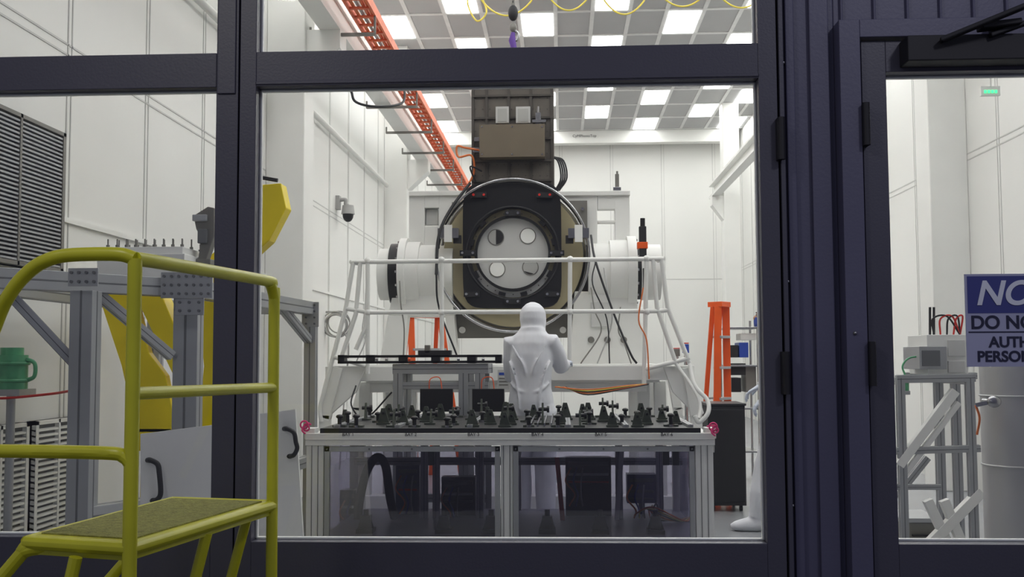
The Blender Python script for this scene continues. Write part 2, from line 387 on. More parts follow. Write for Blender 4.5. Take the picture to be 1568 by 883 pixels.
b.tube([P(402,272,d-.03),P(425,276,d-.03)],.012,BLK,8)
b.done(.006)
b=B('bolt_studded_plate'); d=5.0
l=P(146,400,d).x; q=P(280,400,d).x
zz=P(220,400,d).z
b.box(l,d+.02,zt+.046,q,d+.45,P(220,388,d).z,W); b.box(l+.02,d+.05,zz,q-.02,d+.4,P(220,376,d).z,W)
for i in range(9):
    for j in range(3):
        x=l+.03+(q-l-.06)*i/8; y=d+.07+j*.13; b.cyl((x,y,P(220,380,d).z),(x,y,P(220,363,d).z+(j==1)*.01),.004,GREY,8); b.cyl((x,y,P(220,377,d).z),(x,y,P(220,372,d).z),.009,GREY,8)
b.done(.004)
b=B('grey_instrument_bracket'); d=5.2
b.poly([P(296,330,d),P(318,316,d),P(328,318,d),P(328,360,d),P(314,402,d),P(302,402,d),P(308,365,d),P(300,350,d)],(0,.06,0),GREY)
b.pbox(294,328,316,338,d-.02,.1,ALU); b.pbox(302,350,316,372,d-.02,.1,SLOT); b.pbox(298,396,322,410,d-.02,.12,GREY); b.done(.004)
b=B('green_canister'); c=P(18,566,4.95)
b.cyl(c+V((0,0,-.09)),c+V((0,0,.07)),.072,GRN,28); b.cyl(c+V((0,0,.07)),c+V((0,0,.105)),.052,GRN,24); b.ring(c+V((0,0,.03)),.075,.008,GRN,28,axis='Z'); b.ring(c+V((0,0,-.05)),.075,.008,GRN,28,axis='Z')
b.curve([c+V((.07,0,.05)),c+V((.11,0,.03)),c+V((.11,0,-.03)),c+V((.07,0,-.05))],.01,GRN)
b.cyl((c.x,c.y,0),(c.x,c.y,c.z-.11),.02,ALU,12); b.box(c.x-.08,c.y-.08,c.z-.12,c.x+.08,c.y+.08,c.z-.09,ALU); b.box(c.x-.1,c.y-.1,0,c.x+.1,c.y+.1,.02,ALU)
b.curve([c+V((-.1,-.09,-.11)),c+V((0,-.1,-.13)),P(75,603,4.9),P(108,598,4.75)],.006,RED)
b.done()
def board(nm,pts,d,hx,hy0,hy1,lean=.05):
    b=B(nm); q=[P(*p) for p in pts]; b.poly(q,(0,.02,0),W)
    b.curve([P(hx-6,hy0,d),P(hx-2,hy0,d-.05),P(hx+9,hy0+6,d-.06),P(hx+12,hy0+20,d-.06),P(hx+14,hy1-12,d-.06),P(hx+9,hy1-2,d-.05),P(hx+2,hy1,d)],.011,BLK2,10)
    b.ell(P(hx-3,hy0,d-.01),(.016,.012,.012),BLK2,10); b.ell(P(hx+3,hy1,d-.01),(.016,.012,.012),BLK2,10)
    b.done()
def floory(d): return 548+1.28*F/d
board('white_access_panel',[(215,664,4.55),(345,648,4.55),(345,floory(4.55),4.55),(215,floory(4.55),4.55)],4.55,232,704,766)
board('white_access_panel',[(375,636,5.2),(452,626,5.2),(472,floory(5.2),5.2),(375,floory(5.2),5.2)],5.2,441,656,698)
b=B('security_dome_camera'); d=13.2; c=P(533,318,d)
w0=P(512,306,d); b.box(XL,d-.05,w0.z-.12,XL+.05,d+.06,w0.z+.05,GCB); b.curve([(XL+.04,d,w0.z),(XL+.12,d,w0.z+.0),(c.x-.03,d,c.z+.05),(c.x,d,c.z+.02)],.025,GCB,10)
b.cyl(c+V((0,0,.03)),c+V((0,0,-.08)),.07,GCB,20,r2=.085); b.ell(c+V((0,0,-.09)),(.07,.07,.09),BLK,16); b.done()
b=B('hanging_cable_coil'); c=P(515,495,12.6)
for k in range(7): b.ring(c+V((random.uniform(-.03,.03),k*.012,random.uniform(-.03,.03))),.13+.01*(k%3),.008,GCB,28)
b.cyl((XL+.0,12.65,c.z+.14),(c.x,12.65,c.z+.14),.012,STEEL,8); b.curve([c+V((.1,0,-.1)),c+V((.15,0,-.3)),c+V((.1,0,-.9)),c+V((.05,0,-c.z))],.01,GCB)
b.done()
b=B('emergency_stop_button'); p=P(457,449,11.42); b.box(XL,11.4,p.z-.05,XL+.05,11.5,p.z+.05,W); b.cyl((XL+.05,11.45,p.z),(XL+.09,11.45,p.z),.03,RED,14); b.done()
b=B('cable_tray'); xa,xb,z=-2.02,-1.80,4.62
b.box(xa,3.3,z,xa+.02,23.3,z+.1,TRAY); b.box(xb,3.3,z,xb+.02,23.3,z+.1,TRAY)
y=3.4
while y<23.3: b.box(xa,y,z+.01,xb,y+.04,z+.03,TRAY); y+=.26
for k,o in enumerate((.05,.1,.15,.19)): b.tube([(xa+o,3.3,z+.05),(xa+o,23.3,z+.05)],.018,(OCB,GCB,TRAY,OCB)[k],8)
y=8.6
while y<23: b.obox((-2.42,y,z-.18),(xb+.02,y,z-.18),.03,.03,GREY); b.obox((xb+.01,y,z-.19),(xb+.01,y,z),.02,.02,GREY); b.obox((-2.42,y,z-.19),(-2.42,y,z-.1),.02,.02,GREY); y+=1.5
b.done()
b=B('wall_conduit'); b.tube([(XL+.06,3.3,4.05),(XL+.06,9.9,4.05)],.035,W,12); b.tube([(XL+.06,10.5,4.05),(XL+.06,16.7,4.05)],.035,W,12)
b.curve([P(538,140,9.6),P(545,156,9.6),P(575,163,9.6),P(615,158,10),P(620,135,10.2)],.012,CBL); b.done()
# ---------------------------------------------------------------- telescope camera + stand
dr=9.6; C0=P(785,391,dr)
m=dr/F
b=B('telescope_camera_assembly'); c=C0
b.pbox(692,308,900,517,dr+.28,.06,GREY)
b.annulus(c+V((0,.1,0)),.38,.64,.12,BEIGE,64)
b.ring(c+V((0,-.05,0)),.69,.012,STEEL,80); b.ring(c+V((0,.1,0)),.69,.010,BLK,80); b.ring(c+V((0,.18,0)),.67,.016,STEEL,80)
seg=80; i=b.mi(CLR)
v1=[b.bm.verts.new(c+V((math.cos(2*math.pi*k/seg)*.69,-.05,math.sin(2*math.pi*k/seg)*.69))) for k in range(seg)]
v2=[b.bm.verts.new(c+V((math.cos(2*math.pi*k/seg)*.69,.22,math.sin(2*math.pi*k/seg)*.69))) for k in range(seg)]
for k in range(seg):
    f=b.bm.faces.new([v1[k],v1[(k+1)%seg],v2[(k+1)%seg],v2[k]]); f.material_index=i; f.smooth=True
oc=P(785,387,dr)
def sq(k,seg):
    a=2*math.pi*k/seg; ca,sa=math.cos(a),math.sin(a); n=7
    rr=1/((abs(ca)**n+abs(sa)**n)**(1/n)); return rr*ca,rr*sa
bc=P(784,375,dr); hw,hh=76*m,97*m; seg=96
def loop(fn,y): return [b.bm.verts.new((fn(k)[0],dr+y,fn(k)[1])) for k in range(seg)]
outf=lambda k:(bc.x+sq(k,seg)[0]*hw, bc.z+sq(k,seg)[1]*hh)
inf=lambda k:(oc.x+math.cos(2*math.pi*k/seg)*.385, oc.z+math.sin(2*math.pi*k/seg)*.41)
A1,A2,A3,A4=loop(outf,0),loop(outf,.14),loop(inf,.14),loop(inf,0); i=b.mi(BLK)
for Xa,Ya in ((A1,A2),(A2,A3),(A3,A4),(A4,A1)):
    for k in range(seg):
        f=b.bm.faces.new([Xa[k],Xa[(k+1)%seg],Ya[(k+1)%seg],Ya[k]]); f.material_index=i
b.annulus(oc+V((0,.075,0)),.33,.415,.04,BEIGE,64)
cres=[oc+V((math.cos(a)*.40,.07,math.sin(a)*.40)) for a in [math.radians(205+130*k/20) for k in range(21)]]+[oc+V((math.cos(a)*.34,.07,math.sin(a)*.34)) for a in [math.radians(335-130*k/20) for k in range(21)]]
b.poly(cres,(0,.004,0),LENSW)
b.annulus(oc+V((0,.0,0)),.322,.345,.07,BLK,64)
b.ring(oc+V((0,.0,0)),.42,.010,BLK2,64)
b.cyl(oc+V((0,.05,0)),oc+V((0,.06,0)),.325,DISC,64)
for (px,py,mm,mo) in ((759,362,HOLE,BLK2),(808,360,LENSW,None),(761,411,LENSW,None),(812,408,HOLE,BLK2)):
    q=P(px,py,dr)+V((0,.045,0)); b.cyl(q,q+V((0,.006,0)),12*m,mm,32); b.ring(q,12*m,.004,GREY,32)
    if mo:
        pts=[q+V((math.cos(a)*11.5*m*1,-.002,math.sin(a)*11.5*m)) for a in [(-math.pi/2+math.pi*k/12) for k in range(13)]] if px<785 else [q+V((math.cos(a)*11.5*m,-.002,math.sin(a)*11.5*m)) for a in [(-2.6+1.5*k/12) for k in range(13)]]
        b.poly(pts,(0,.002,0),mo)
for (px,py) in ((785,326),(785,461),(733,298),(834,298),(716,387),(852,387),(722,450),(846,450)):
    b.pbox(px-12,py-4,px+12,py+4,dr-.04,.04,BLK2)
    for s_ in (-8,8): q=P(px+s_,py,dr-.045); b.cyl(q,q-V((0,.01,0)),.012,RED if py==298 else STEEL,10)
for k in range(28):
    a=2*math.pi*k/28; q=oc+V((math.cos(a)*.372,.068,math.sin(a)*.372)); b.cyl(q,q-V((0,.01,0)),.006,GREY,8)
for k in (1,3,6,9,11,14,17,19,22):
    a=2*math.pi*k/24; q=oc+V((math.cos(a)*.38,.03,math.sin(a)*.38)); tt=V((-math.sin(a),0,math.cos(a)))*.03; b.obox(q-tt,q+tt,.03,.06,BLK,(0,1,0))
for s_,px in ((-1,686),(1,886)):
    b.pbox(px-16,349,px+16,364,dr-.08,.1,STEEL); b.pbox(px-6,344,px+6,370,dr-.09,.03,W)
    b.pbox(px-s_*14-6,360,px-s_*14+6,372,dr-.04,.05,BLK2)
for px in (708,862): q=P(px,505,dr+.27); b.cyl(q,q-V((0,.03,0)),.03,W,14)
for (px,py) in ((700,320),(892,320),(892,508)): q=P(px,py,dr+.27); b.cyl(q,q-V((0,.02,0)),.015,STEEL,12)
b.done()
b=B('electronics_tower'); d=dr+.36
b.pbox(722,100,848,292,d,.5,TOWER)
for px in (724,745,779,813,845): b.pbox(px-2,100,px+2,290,d-.02,.03,TOWD)
for py in (104,122,146,180,212,246,276): b.pbox(722,py-1.5,848,py+1.5,d-.025,.03,TOWD)
for py in range(150,280,17):
    for px in range(728,846,11): q=P(px,py,d); b.cyl(q,q-V((0,.006,0)),.006,TOWD,6)
b.pbox(734,190,834,240,d-.16,.16,TAN); 
for py in (194,236):
    for px in (738,784,830): q=P(px,py,d-.16); b.cyl(q,q-V((0,.006,0)),.008,STEEL,8)
b.pbox(759,163,779,188,d-.06,.06,DISC); b.pbox(790,163,812,188,d-.06,.06,DISC); b.pbox(762,166,776,186,d-.065,.01,HOLE); b.pbox(793,166,809,186,d-.065,.01,HOLE)
b.pbox(820,172,828,190,d-.1,.08,STEEL); b.cyl(P(824,163,d-.06),P(824,174,d-.06),.012,STEEL,10); b.pbox(815,183,836,187,d-.13,.1,STEEL); b.pbox(726,210,735,216,d-.1,.05,STEEL);b.pbox(724,226,735,233,d-.1,.05,STEEL)
b.curve([P(735,230,d-.1),P(712,226,d-.1),P(700,224,d-.1),P(702,240,d-.1),P(722,238,d-.1),P(726,262,d-.06),P(716,285,d-.05)],.01,OCB)
b.curve([P(728,278,d-.04),P(720,255,d-.1),P(738,262,d-.06)],.008,CBL)
for k in range(4): b.curve([P(842+k*2,240,d+.1),P(854+k*3,246,d),P(859+k*3,272,d),P(850+k*2,292,d)],.008,CBL)
b.done(.004)
b=B('overhead_crane_hoist'); y=dr+.6; xh=P(786,100,y).x; ztop=ZC-.035
b.cyl((xh,y,P(786,30,y).z),(xh,y,ztop),.018,GREY,10)
for k in range(26):
    z=P(786,28,y).z+k*.04
    if z<ZC-.05: b.ring((xh,y,z),.016,.006,BLK2,10,axis='Y' if k%2 else 'X')
b.ell((xh,y,P(786,20,y).z),(.05,.05,.08),BLK2,14); b.ell((xh,y,P(786,42,y).z),(.035,.03,.05),GREY,12)
b.curve([(xh,y,P(786,45,y).z),(xh+.05,y,P(786,52,y).z),(xh+.03,y,P(786,62,y).z),(xh-.03,y,P(786,60,y).z)],.014,STEEL)
b.tube([(xh,y,P(786,50,y).z),(xh-.01,y,P(786,62,y).z),(xh+.01,y,P(786,76,y).z),(xh,y,P(786,90,y).z)],[.02,.035,.03,.02],PUR,10)
for s_ in (-1,1): b.tube([(xh,y,P(786,70,y).z),(xh+s_*.2,y,P(786,101,y).z)],.012,PUR,8)
b.box(-2.1,y-.0,ZC-.35,XR-1.0,y+.12,ZC-.12,W)
for xx in (-2.0,2.8): b.box(xx,y,ZC-.13,xx+.1,y+.12,ZC-.025,W)
b.done()
b=B('festoon_cable'); d=11.5
pts=[]
for k,(xa_,xb_) in enumerate(((640,722),(722,830),(830,912),(912,1000),(1000,1090),(1090,1180))):
    ym=(-8,24,16,22,10,12)[k]
    for j in range(6):
        tt=j/6; pts.append(P(xa_+(xb_-xa_)*tt,-22+(ym+22)*4*tt*(1-tt),d))
b.curve(pts,.010,YCB,8,3)
b.curve([P(722,-20,d),P(716,5,d),P(730,32,d),P(745,18,d),P(735,-10,d)],.010,YCB)
b.tube([P(600,-24,d),P(1240,-24,d)],.02,STEEL,8)
for px in (640,900,1180): q=P(px,-24,d); b.tube([q,(q.x,q.y,ZC-.016)],.012,STEEL,8)
b.done()
b=B('telescope_support_stand'); d=dr+.35
b.pbox(626,292,650,485,d,.12,W); b.pbox(672,292,702,485,d,.12,W); b.pbox(650,292,672,318,d,.12,W); b.pbox(650,346,672,485,d,.12,W); b.pbox(652,320,671,344,d+.05,.07,DISC)
b.pbox(862,292,915,485,d,.12,W); b.pbox(942,292,965,485,d,.12,W); b.pbox(915,292,942,320,d,.12,W); b.pbox(915,372,942,485,d,.12,W); b.pbox(915,337,942,341,d,.1,W)
b.pbox(626,292,720,299,d-.03,.1,W); b.pbox(852,292,965,299,d-.03,.1,W)
zc=P(785,415,dr).z
def drum(pxa,pxb,rad,m_,seg=48):
    xa_,xb_=P(pxa,415,dr).x,P(pxb,415,dr).x; b.cyl((xa_,dr+.25,zc),(xb_,dr+.25,zc),rad,m_,seg)
drum(576,592,.24,W); drum(592,600,.27,W); drum(594,609,.285,BLK); drum(609,620,.335,W); drum(620,640,.30,W); drum(640,692,.27,W)
drum(901,935,.27,W); drum(935,962,.30,W); drum(962,976,.335,W); drum(976,983,.25,BLK2); drum(983,1014,.255,W)
for k in range(16):
    a=2*math.pi*k/16
    for px,s_ in ((608,-1),(976,1)):
        xx=P(px,415,dr).x; q=V((xx,dr+.25+math.cos(a)*.31,zc+math.sin(a)*.31)); b.cyl(q,q+V((.012*s_,0,0)),.012,STEEL,8)
def ped(pts_):
    b.poly([V((P(x_,y_,dr).x,dr+.08,P(x_,y_,dr).z)) for x_,y_ in pts_],(0,.19,0),W)
ped(((600,445),(690,445),(694,482),(592,482))); ped(((592,482),(622,482),(614,560),(578,560))); ped(((680,482),(694,482),(700,560),(688,560)))
ped(((880,445),(972,445),(996,560),(872,560)))
for px in (905,930,955):
    q=P(px,520,dr+.07); b.cyl(q,q-V((0,.01,0)),.03,GREY,16)
b.pbox(905,462,935,500,dr+.05,.03,SEAM)
zb1,zb0=P(785,558,8.95).z,P(785,586,8.95).z
b.box(P(560,570,8.95).x,8.95,zb0,P(1010,570,8.95).x,10.6,zb1,W)
b.box(P(500,570,8.95).x,8.9,zb0+.02,P(1062,570,8.95).x,9.05,zb1-.01,W)
b.pbox(566,586,990,600,9.0,.1,W)
for px in (560,600,985,1010): 
    q=P(px,590,9.2); b.box(q.x-.05,9.15,0,q.x+.05,9.25,zb0+.01,W); b.box(q.x-.05,10.4,0,q.x+.05,10.5,zb0+.01,W)
b.box(P(540,700,9.1).x,9.1,.02,P(1035,700,9.1).x,9.25,.14,W)
for s_,pxs in ((-1,((518,562),(498,640))),(1,((1052,562),(1066,640)))):
    for dd in (8.9,10.3):
        off=V((0,dd-8.9,0)); t0=P(pxs[0][0],pxs[0][1],8.9)+off; t1=P(pxs[1][0],pxs[1][1],8.9)+off
        b.obox(t0,t1,.09,.09,W,(0,1,0)); b.obox(t1+V((0,0,.03)),V((t1.x,t1.y,0)),.09,.09,W,(0,1,0))
b.poly([P(512,560,8.88),P(560,560,8.88),P(545,600,8.88),P(500,640,8.88),P(494,630,8.88)],(0,.05,0),W)
b.poly([P(1015,560,8.88),P(1056,560,8.88),P(1078,632,8.88),P(1070,640,8.88),P(1030,600,8.88)],(0,.05,0),W)
b.done(.006)
b=B('guard_railing'); r=.019; d=8.85
def T(*pts,rr=r,dd=d): b.tube([P(p[0],p[1],dd) for p in pts],rr,W,10)
T((538,401),(1016,396)); T((566,478),(1010,476)); 
for p in ((563,399,563,572),(676,398,677,560),(873,397,872,560),(990,396,986,590)): T((p[0],p[1]),(p[2],p[3]))
T((541,400),(530,470),(496,600)); T((552,400),(545,480),(520,556)); T((1013,396),(1022,470),(1056,556)); T((1000,396),(1006,470),(1035,556))
T((530,472),(566,478)); T((1010,476),(1024,474)); T((508,545),(560,560)); T((986,565),(1056,548))
T((563,440),(560,500),(545,535)); 
b.tube([P(538,401,d),P(548,403,9.5)],r,W,10); b.tube([P(1016,396,d),P(1008,399,9.5)],r,W,10)
b.curve([P(1056,556,d),P(1064,590,d-.1),P(1083,612,d-.15),P(1084,632,d-.2),P(1070,646,d-.2),P(1064,636,d-.2)],.018,W)
b.curve([P(1035,556,d),P(1060,592,d-.1),P(1072,618,d-.15),P(1070,640,d-.2)],.014,W)
b.curve([P(496,600,d),P(490,625,d),P(492,645,d)],.018,W)
for (px,py) in ((676,398),(873,397),(676,478),(873,477),(563,478),(990,477),(563,399),(990,396)): b.ell(P(px,py,d),(.03,.03,.03),W,10)
b.done()
b=B('stand_cables')
for k in range(6):
    px=(912,925,950,905,612,560)[k]; y0_=(400,410,470,440,430,470)[k]
    b.curve([P(px,y0_,9.3),P(px+random.uniform(-8,8),y0_+35,9.2),P(px+random.uniform(-20,20),(y0_+556)/2+10,9.15),P(px+random.uniform(-20,30),556,9.05)],.006,(CBL,GCB,GREY,GREY,GREY,GCB)[k])
b.curve([P(905,360,9.4),P(912,400,9.2),P(940,480,9.1),P(965,540,8.95),P(975,556,8.95)],.010,CBL)
b.curve([P(985,440,8.8),P(978,490,8.8),P(990,520,8.8),P(994,580,8.8)],.006,OCB)
b.curve([P(720,280,9.5),P(690,320,9.4),P(672,360,9.3),P(668,420,9.2)],.014,CBL)
b.curve([P(668,420,9.2),P(672,470,9.2),P(700,545,9.2)],.008,CBL)
for k in range(5): b.curve([P(850+k*4,592,8.8),P(900,596+k*2,8.7),P(960,590+k,8.7),P(985+k*2,588,8.8)],.005,(OCB,YCB,CBL,OCB,CBL)[k])
b.curve([P(545,590,8.8),P(538,620,8.7),P(560,640,8.7),P(600,600,8.7)],.007,CBL)
b.done()
b=B('handheld_power_tool'); d=9.35
b.pbox(979,346,990,396,d,.06,BLK2); b.cyl(P(984,334,d+.03),P(984,348,d+.03),.022,BLK,12); b.pbox(976,370,992,380,d-.01,.08,ORG); b.pbox(985,410,992,440,d,.05,BLK2); b.curve([P(984,396,d+.03),P(990,402,d+.03),P(988,412,d+.03)],.01,BLK2); b.done(.004)
b=B('slim_grey_antenna'); b.pbox(942,266,948,290,dr+.38,.04,GREY); b.cyl(P(945,262,dr+.4),P(945,268,dr+.4),.01,GREY); b.pbox(939,286,951,291.5,dr+.37,.06,STEEL); b.done(.002)
# ---------------------------------------------------------------- aluminium cart + black bar
b=B('aluminum_work_cart'); d=7.75
a0,a1=P(602,560,d).x,P(748,560,d).x; zt2=P(675,556,d).z; 
b.extr((a0,d,zt2-.04),(a1,d,zt2-.04),.07); b.extr((a0,d+.45,zt2-.04),(a1,d+.45,zt2-.04),.07)
for xx in (a0+.04,P(710,560,d).x,P(735,560,d).x):
    b.extr((xx,d,0),(xx,d,zt2-.07),.07); b.extr((xx,d+.45,0),(xx,d+.45,zt2-.07),.07)
b.extr((a0,d,.3),(a1,d,.3),.06); b.extr((a0+.04,d,zt2-.04),(a0+.04,d+.45,zt2-.04),.07); b.extr((a1-.04,d,zt2-.04),(a1-.04,d+.45,zt2-.04),.07)
b.extr((a0,d,P(660,590,d).z),(a1,d,P(660,590,d).z),.05)
b.done(.002)
b=B('black_alignment_bar'); d=7.7
b.pbox(517,543,768,547,d,.12,BLK); b.pbox(517,552,768,556,d,.12,BLK); b.pbox(517,543,527,556,d,.12,BLK); b.pbox(758,543,768,556,d,.12,BLK)
for px in (560,610,660,715): b.pbox(px,543,px+14,556,d,.12,BLK)
b.pbox(640,536,690,546,d,.1,BLK2); b.pbox(650,528,658,540,d,.06,GREY)
for px in (575,590,625,700,738): b.cyl(P(px,550,d-.01),P(px+4,550,d-.01),.015,ORG if px==625 else STEEL,10)
b.done(.003)
for px0,px1 in ((643,693),(723,772)):
    b=B('black_monitor'); d=7.58; b.pbox(px0,595,px1,630,d,.04,BLK); b.pbox(px0+2,597,px1-2,628,d+.038,.004,BLK2)
    xm_=P((px0+px1)/2,610,d).x; b.box(xm_-.03,d+.01,.86,xm_+.03,d+.05,P(px0,620,d).z,BLK2); b.box(xm_-.1,d-.05,.84,xm_+.1,d+.1,.86,BLK2); b.box(xm_-.02,d+.02,0,xm_+.02,d+.04,.85,ALU)
    b.curve([P(px0+14,597,d+.04),P(px0+16,580,d+.05),P(px0+30,578,d+.06),P(px0+34,597,d+.04)],.004,ORG); b.done(.003)
b=B('small_information_placard'); d=8.6; b.pbox(762,566,780,596,d,.01,DISC); b.pbox(764,570,778,574,d-.002,.004,BLU)
for py in (578,583,588): b.pbox(764,py,778,py+2,d-.002,.004,GREY)
q=P(771,596,d); b.cyl((q.x,d+.01,0),(q.x,d+.01,q.z+.05),.01,ALU,8); b.box(q.x-.08,d-.08,0,q.x+.08,d+.08,.015,ALU); b.done()
# ---------------------------------------------------------------- bench enclosure
b=B('optical_bench_enclosure'); yF,yK=6.1,7.42; zt3=P(784,655,yF).z
xl,xr=P(482,660,yF).x,P(1080,660,yF).x
b.box(P(490,655,yF).x,yF,zt3-.03,P(1073,655,yF).x,yK,zt3,BLK)
zh=P(784,681,yF).z
b.box(xl-.05,yF-.02,zh,xr+.05,yF+.02,zt3-.028,W)
b.box(xl-.05,yF-.024,zh+.03,xr+.05,yF-.019,zh+.036,SEAM)
b.box(xl-.06,yF,zt3-.06,xl,yF+.1,zt3-.0,W); b.box(xr,yF,zt3-.06,xr+.06,yF+.1,zt3,W)
b.box(xl-.03,yF,zt3-.06,xl+.05,yK,zt3-.03,W); b.box(xr-.05,yF,zt3-.06,xr+.03,yK,zt3-.03,W)
for px,hwid in ((482,.05),(776,.034),(1079,.05)):
    xx=P(px,740,yF).x; 
    for yy in (yF,yK-.07): b.box(xx-hwid,yy,0,xx+hwid,yy+.07,zt3-.03,W)
    for o_ in (-.018,.018): b.box(xx+o_-.002,yF-.004,0,xx+o_+.002,yF,zh,SLOT)
zs=P(784,822,6.25).z
b.box(xl,yF+.01,zs-.05,xr,yK,zs,SHELF)
b.box(xl,yF+.02,.02,xr,yF+.08,.1,W)
for (pa,pb) in ((497,766),(786,1064)):
    x0,x1=P(pa,740,yF).x,P(pb,740,yF).x; z1=zh-.006; z0=.14; t=.030; y=yF-.012
    b.box(x0,y,z0,x0+t,y+.025,z1,ALU); b.box(x1-t,y,z0,x1,y+.025,z1,ALU); b.box(x0,y,z1-t,x1,y+.025,z1,ALU); b.box(x0,y,z0,x1,y+.025,z0+t,ALU)
    b.box(x0+t,y+.008,z0+t,x1-t,y+.013,z1-t,ACR)
    for k in range(5):
        q=V((x0+t/2+(x1-x0-t)*k/4,y,z1-t/2)); b.cyl(q,q-V((0,.005,0)),.006,SLOT,8)
b.box(xl+.01,yF+.1,.14,xl+.015,yK-.08,zt3-.06,ACR); b.box(xr-.015,yF+.1,.14,xr-.01,yK-.08,zt3-.06,ACR)
for px in (650,668,735,948,1010):
    xx=P(px,740,7.0).x; b.extr((xx,7.0,zs),(xx,7.0,zt3-.03),.045)
for px in (655,1015,1030): b.pbox(px,687,px+10,712,6.3,.05,CLAMP)
b.extr((xl,7.3,zt3-.3),(xr,7.3,zt3-.3),.05)
b.obox(P(952,690,6.95),P(944,800,6.95),.03,.03,W)
for (a_,c_,t_,bt,dd,mm) in ((606,642,712,800,7.15,RACKB),(676,728,730,812,7.1,RACK),(866,936,700,790,7.1,RACK),(960,1005,726,770,7.15,RACKB),(520,545,750,812,7.15,RACK)):
    b.pbox(a_,t_,c_,bt,dd,.12,mm); b.pbox(a_+4,t_+6,c_-4,t_+12,dd-.01,.012,SLOT); b.pbox(a_+4,t_+24,c_-4,t_+28,dd-.01,.012,SEAM if mm is RACK else SLOT); b.pbox(a_+4,t_+36,c_-4,t_+39,dd-.01,.012,RED if a_ in (606,866) else SLOT)
    for kk in range(3): b.curve([P(a_+8+kk*9,t_+16,dd-.01),P(a_+kk*12,t_+36,dd-.08),P(a_+14+kk*5,t_+56,dd-.08),P(a_+6+kk*10,t_+74,dd-.05)],.006,(OCB,BLU,GCB)[kk])
    q=P((a_+c_)/2,bt,dd+.06); b.box(q.x-.02,dd+.04,zs-.01,q.x+.02,dd+.08,q.z+.01,SLOT)
bo=b.done(.002)
for k,px in enumerate((533,629,725,823,920,1021)):
    text('BAY %d'%(k+1),P(px,665,yF-.022),.026,BLK2,'bay_label_%d'%(k+1),bo)
b=B('bench_clamp_fixtures')
def clampg(x,y,s=1,kind=0):
    z=zt3
    b.box(x-.035*s,y-.02,z,x+.035*s,y+.03,z+.012,CLAMP)
    if kind==0:
        b.poly([(x-.03*s,y,z+.012),(x+.03*s,y,z+.012),(x+.008*s,y,z+.085*s),(x-.012*s,y,z+.085*s)],(0,.012,0),CLAMP)
        b.cyl((x,y-.02,z+.06*s),(x,y+.03,z+.06*s),.008,BLK,8)
    elif kind==1:
        b.poly([(x,y-.02,z+.012),(x,y+.04,z+.012),(x,y+.03,z+.1*s),(x,y+.01,z+.1*s)],(.012,0,0),CLAMP); b.cyl((x-.02,y+.02,z+.07*s),(x+.03,y+.02,z+.07*s),.012,BLK,10)
        b.cyl((x+.03,y+.02,z+.07*s),(x+.045,y+.02,z+.07*s),.02,BLK,10)
    else:
        b.cyl((x,y,z),(x,y,z+.045*s),.012,BLK,10); b.ell((x,y,z+.055*s),(.022,.022,.013),BLK,10); b.cyl((x,y,z+.0),(x,y,z+.012),.024,STEEL,12)
for j,yy in enumerate((6.2,6.42,6.66,6.92,7.2)):
    n=13
    for i_ in range(n):
        x=P(512,650,6.2).x+(P(1052,650,6.2).x-P(512,650,6.2).x)*(i_+.5*(j%2)*.8)/(n-.3)+random.uniform(-.03,.03)
        clampg(x,yy+random.uniform(-.03,.03),random.uniform(.85,1.3),random.choice([0,0,2,2,1] if j<3 else [0,0,1,0,2]))
for px in (517,610,720,870,958,1056):
    x=P(px,650,6.2).x; b.extr((x,6.15,zt3+.008),(x,7.35,zt3+.008),.03,.016)
for px in range(815,865,10): b.obox(V((P(px,650,6.5).x,6.2,zt3+.012)),V((P(px,650,6.5).x,7.3,zt3+.012)),.008,.02,STEEL)
b.done(.001)
b=B('shelf_mounting_blocks')
for px in (680,752,838,919,1004,560):
    x=P(px,800,6.4).x; b.box(x-.05,6.35,zs+.001,x+.05,6.47,zs+.025,BLK); b.box(x-.03,6.38,zs+.025,x+.03,6.44,zs+.10,BLK); b.cyl((x,6.41,zs+.09),(x,6.41,zs+.135),.016,BLK,10); b.poly([(x-.05,6.4,zs+.02),(x+.05,6.4,zs+.02),(x+.025,6.4,zs+.10),(x-.025,6.4,zs+.10)],(0,.01,0),BLK2)
b.done(.001)
b=B('black_arched_hose'); d=6.8
b.curve([V((P(548,820,d).x,d,zs+.02)),P(550,770,d),P(560,725,d),P(576,700,d),P(590,712,d),P(597,760,d),V((P(600,820,d).x,d+.1,zs+.02))],.028,BLK2,12); b.done()
b=B('loose_shelf_cables')
for k in range(6): b.curve([V((P(960+k*8,0,7).x,6.9,zs+.015)),P(975+k*6,785-k*3,6.9),P(1000,776+k*3,6.8),V((P(1030-k*5,0,7).x,6.8,zs+.015)),V((P(1045,0,7).x,6.95,zs+.015))],.005,(OCB,YCB,CBL,OCB,BEIGE,CBL)[k])
b.obox(P(853,700,6.9),P(862,800,6.9),.03,.01,RED); b.done()
for px,py in ((466,650),(1092,653)):
    b=B('magenta_ribbon'); c=P(px,py,6.06)
    b.ring(c,.022,.005,MAG,16); b.ring(c+V((.012,0,-.018)),.016,.005,MAG,14); b.curve([c,c+V((-.01,-.01,-.03)),c+V((.01,-.01,-.05))],.005,MAG); b.curve([c,c+V((.02,0,.01)),c+V((.03 if px<800 else -.03,.03,-.0))],.005,MAG); b.done()
